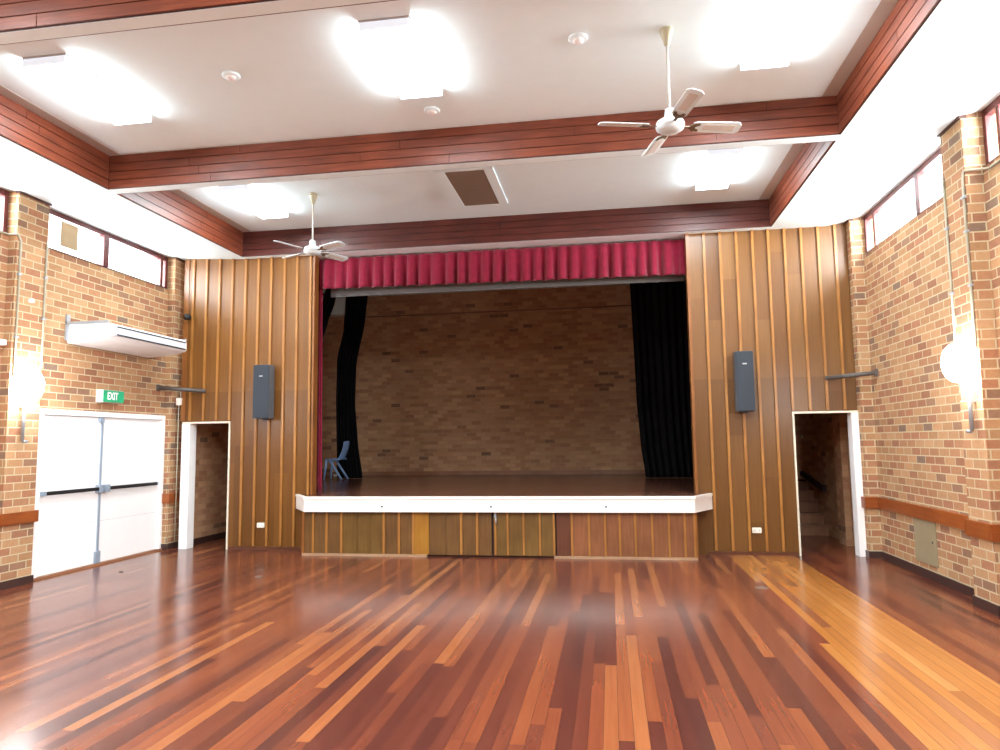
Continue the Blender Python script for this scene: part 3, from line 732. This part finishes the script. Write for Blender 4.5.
# corner rods
def rod(label, a, b, w):
    a, b = Vector(a), Vector(b)
    o = thing('corner_rod', label, 'rod', a, 'grey rods spanning the front corners')
    MB().tube([a, b], w, 8).build('bar', M['darksteel'], o)
    g = MB().lathe(b-Vector((0, 0, .03)), [(.02, 0), (.03, .01), (.03, .05), (.02, .06)], 12); g.build('socket', M['darksteel'], o)
    MB().box(a.x-.02, a.x+.02, a.y-.03, a.y+.03, a.z-.05, a.z+.05).build('wall_plate', M['darksteel'], o)
    return o
rod('dark grey rod across the corner above the white-jambed doorway', (XL+.02, 10.66, 2.69), (-6.79, 10.955, 2.64), .034)
rod('dark grey rod across the corner above the passage with stairs', (XR-.02, 10.60, 2.62), (3.19, 10.955, 2.59), .032)

# small fixtures
o = thing('security_camera', 'small black round camera high on the panelling near the brick pier', 'camera', (-7.11, D-.01, 3.90))
MB().tube([(-7.11, D-.012, 3.93), (-7.11, D-.07, 3.92)], .02, 8).build('mount', M['black'], o)
g = MB().lathe((-7.11, D-.10, 3.86), [(.01, 0), (.05, .012), (.065, .05), (.05, .10), (.015, .115)], 16); g.build('housing', M['black'], o)
o = thing('junction_box', 'white box with a conduit beside the doorway head', 'junction box', (-7.25, D-.03, 2.40))
MB().box(-7.30, -7.215, D-.06, D-.001, 2.41, 2.53).build('cover', M['outlet'], o, bevel=.006)
MB().tube([(-7.26, D-.03, 2.41), (-7.26, D-.03, .12)], .009, 6).build('pipe', M['conduit'], o)
for xx, zz, nm in ((-5.724, .40, 'white power outlet low on the panelling nearer the double doors'), (2.10, .365, 'white power outlet low on the panelling nearer the stairs')):
    o = thing('power_outlet', nm, 'power outlet', (xx, D, zz-.04), 'power outlets')
    MB().box(xx-.065, xx+.065, D-.045, D-.002, zz-.04, zz+.04).build('plate', M['outlet'], o, bevel=.006)
    for q in (-.045, .02): MB().box(xx+q, xx+q+.025, D-.05, D-.044, zz-.015, zz+.015).build('switch', M['greyflap'], o)
o = thing('access_panel', 'beige access panel set low in the brick below the timber rail', 'panel', (XR, 9.4, .2))
MB().box(XR-.014, XR, 9.10, 9.70, .17, .695).build('cover', M['beigepanel'], o, bevel=.004)
MB().tube([(XR-.012, 9.19, .45), (XR-.022, 9.19, .45)], .012, 8).build('latch', M['darksteel'], o)
for xx, yy, lab, r, mt in ((1.675, 8.62, 'pale metal floor plate on the edge of the yellow boards', .075, M['brass']), (-4.57, 8.74, 'pale metal floor plate in front of the stage corner', .05, M['brass']),
                       (-6.69, 8.92, 'small dark bolt socket in the floor before the double doors', .03, M['darksteel'])):
    o = thing('floor_plate', lab, 'floor plate', (xx, yy, 0), 'floor plates')
    MB().lathe((xx, yy, 0), [(r, 0), (r, .004), (r*.85, .008), (.004, .009)], 20).build('disc', mt, o)
    MB().box(xx-r*.5, xx+r*.5, yy-.006, yy+.006, .008, .011).build('slot', M['darksteel'], o)
o = MB().box(XL-.052, XL-.046, 8.50, 8.82, 4.52, 4.875).build('card_patch', M['patch'], None, bevel=.002)
tag(o, 'buff card patch stuck on the clerestory pane above the air conditioner', 'card')
o = thing('motion_sensor', 'small white sensor on the brick pier above the lamp', 'sensor', (XLP, 7.86, 3.57))
MB().prism([(7.83, 3.575), (7.89, 3.575), (7.89, 3.61), (7.86, 3.63), (7.83, 3.61)], 'x', XLP-.003, XLP+.045).build('body', M['white'], o, bevel=.005)
MB().box(XLP+.044, XLP+.05, 7.845, 7.875, 3.582, 3.602).build('lens', M['greyflap'], o)
o = MB().box(XL, XL+.09, 7.15, 7.575, 2.985, 3.05).build('wall_shelf', M['white'], None, bevel=.005)
tag(o, 'end of a white wall ledge cut by the photo edge', 'shelf')

# ------------------------------------------------------------------ light
def area(name, loc, rot, sx, sy, power, col=(1, 1, 1)):
    l = bpy.data.lights.new(name, 'AREA'); l.shape = 'RECTANGLE'; l.size = sx; l.size_y = sy; l.energy = power; l.color = col
    o = bpy.data.objects.new(name, l); COL.objects.link(o); o.location = loc; o.rotation_euler = rot; return o
for y in (-.2, 2.9):
    for x in (-5.1, -1.8, 1.55): area('ceiling_lamp', (x, y, ZC-.03), (0, 0, 0), .45, 1.25, 95, (.87, .96, 1))
for y, ln in ((9.5, 2.5), (6.3, 2.4), (3.1, 2.5), (0, 2.5)):
    area('sky_light', (XL-.4, y, 4.72), (0, -PI/2-math.radians(4), 0), .6, ln, 70, (.92, .97, 1))
    area('sky_light', (XR+.4, y-.3, 4.68), (0, PI/2+math.radians(4), 0), .6, ln, 130, (.95, .98, 1))
w = bpy.data.worlds.new('sky'); SC.world = w; w.use_nodes = True
bg = w.node_tree.nodes['Background']; bg.inputs[0].default_value = (.93, .97, 1, 1); bg.inputs[1].default_value = 3.0

# ------------------------------------------------------------------ camera (fitted to the photograph)
cam = bpy.data.cameras.new('camera'); co = bpy.data.objects.new('camera', cam); COL.objects.link(co)
cam.sensor_width = 36; cam.lens = 701.0*36/1000; cam.clip_start = .05
yaw, pit, rol = .1542, .0964, .0130
fw = Vector((-sin(yaw)*cos(pit), cos(yaw)*cos(pit), sin(pit)))
rt = Vector((cos(yaw), sin(yaw), 0)); up = rt.cross(fw)
r2 = rt*cos(rol)-up*sin(rol); u2 = up*cos(rol)+rt*sin(rol)
mt = Matrix((r2, u2, -fw)).transposed().to_4x4(); mt.translation = (0, 0, 1.7); co.matrix_world = mt
SC.camera = co
SC.view_settings.view_transform = 'Standard'; SC.view_settings.look = 'None'; SC.view_settings.exposure = 1.2; SC.view_settings.gamma = 1
SC.cycles.max_bounces = 10; SC.cycles.diffuse_bounces = 6; SC.cycles.sample_clamp_indirect = 6
SC.cycles.use_denoising = True
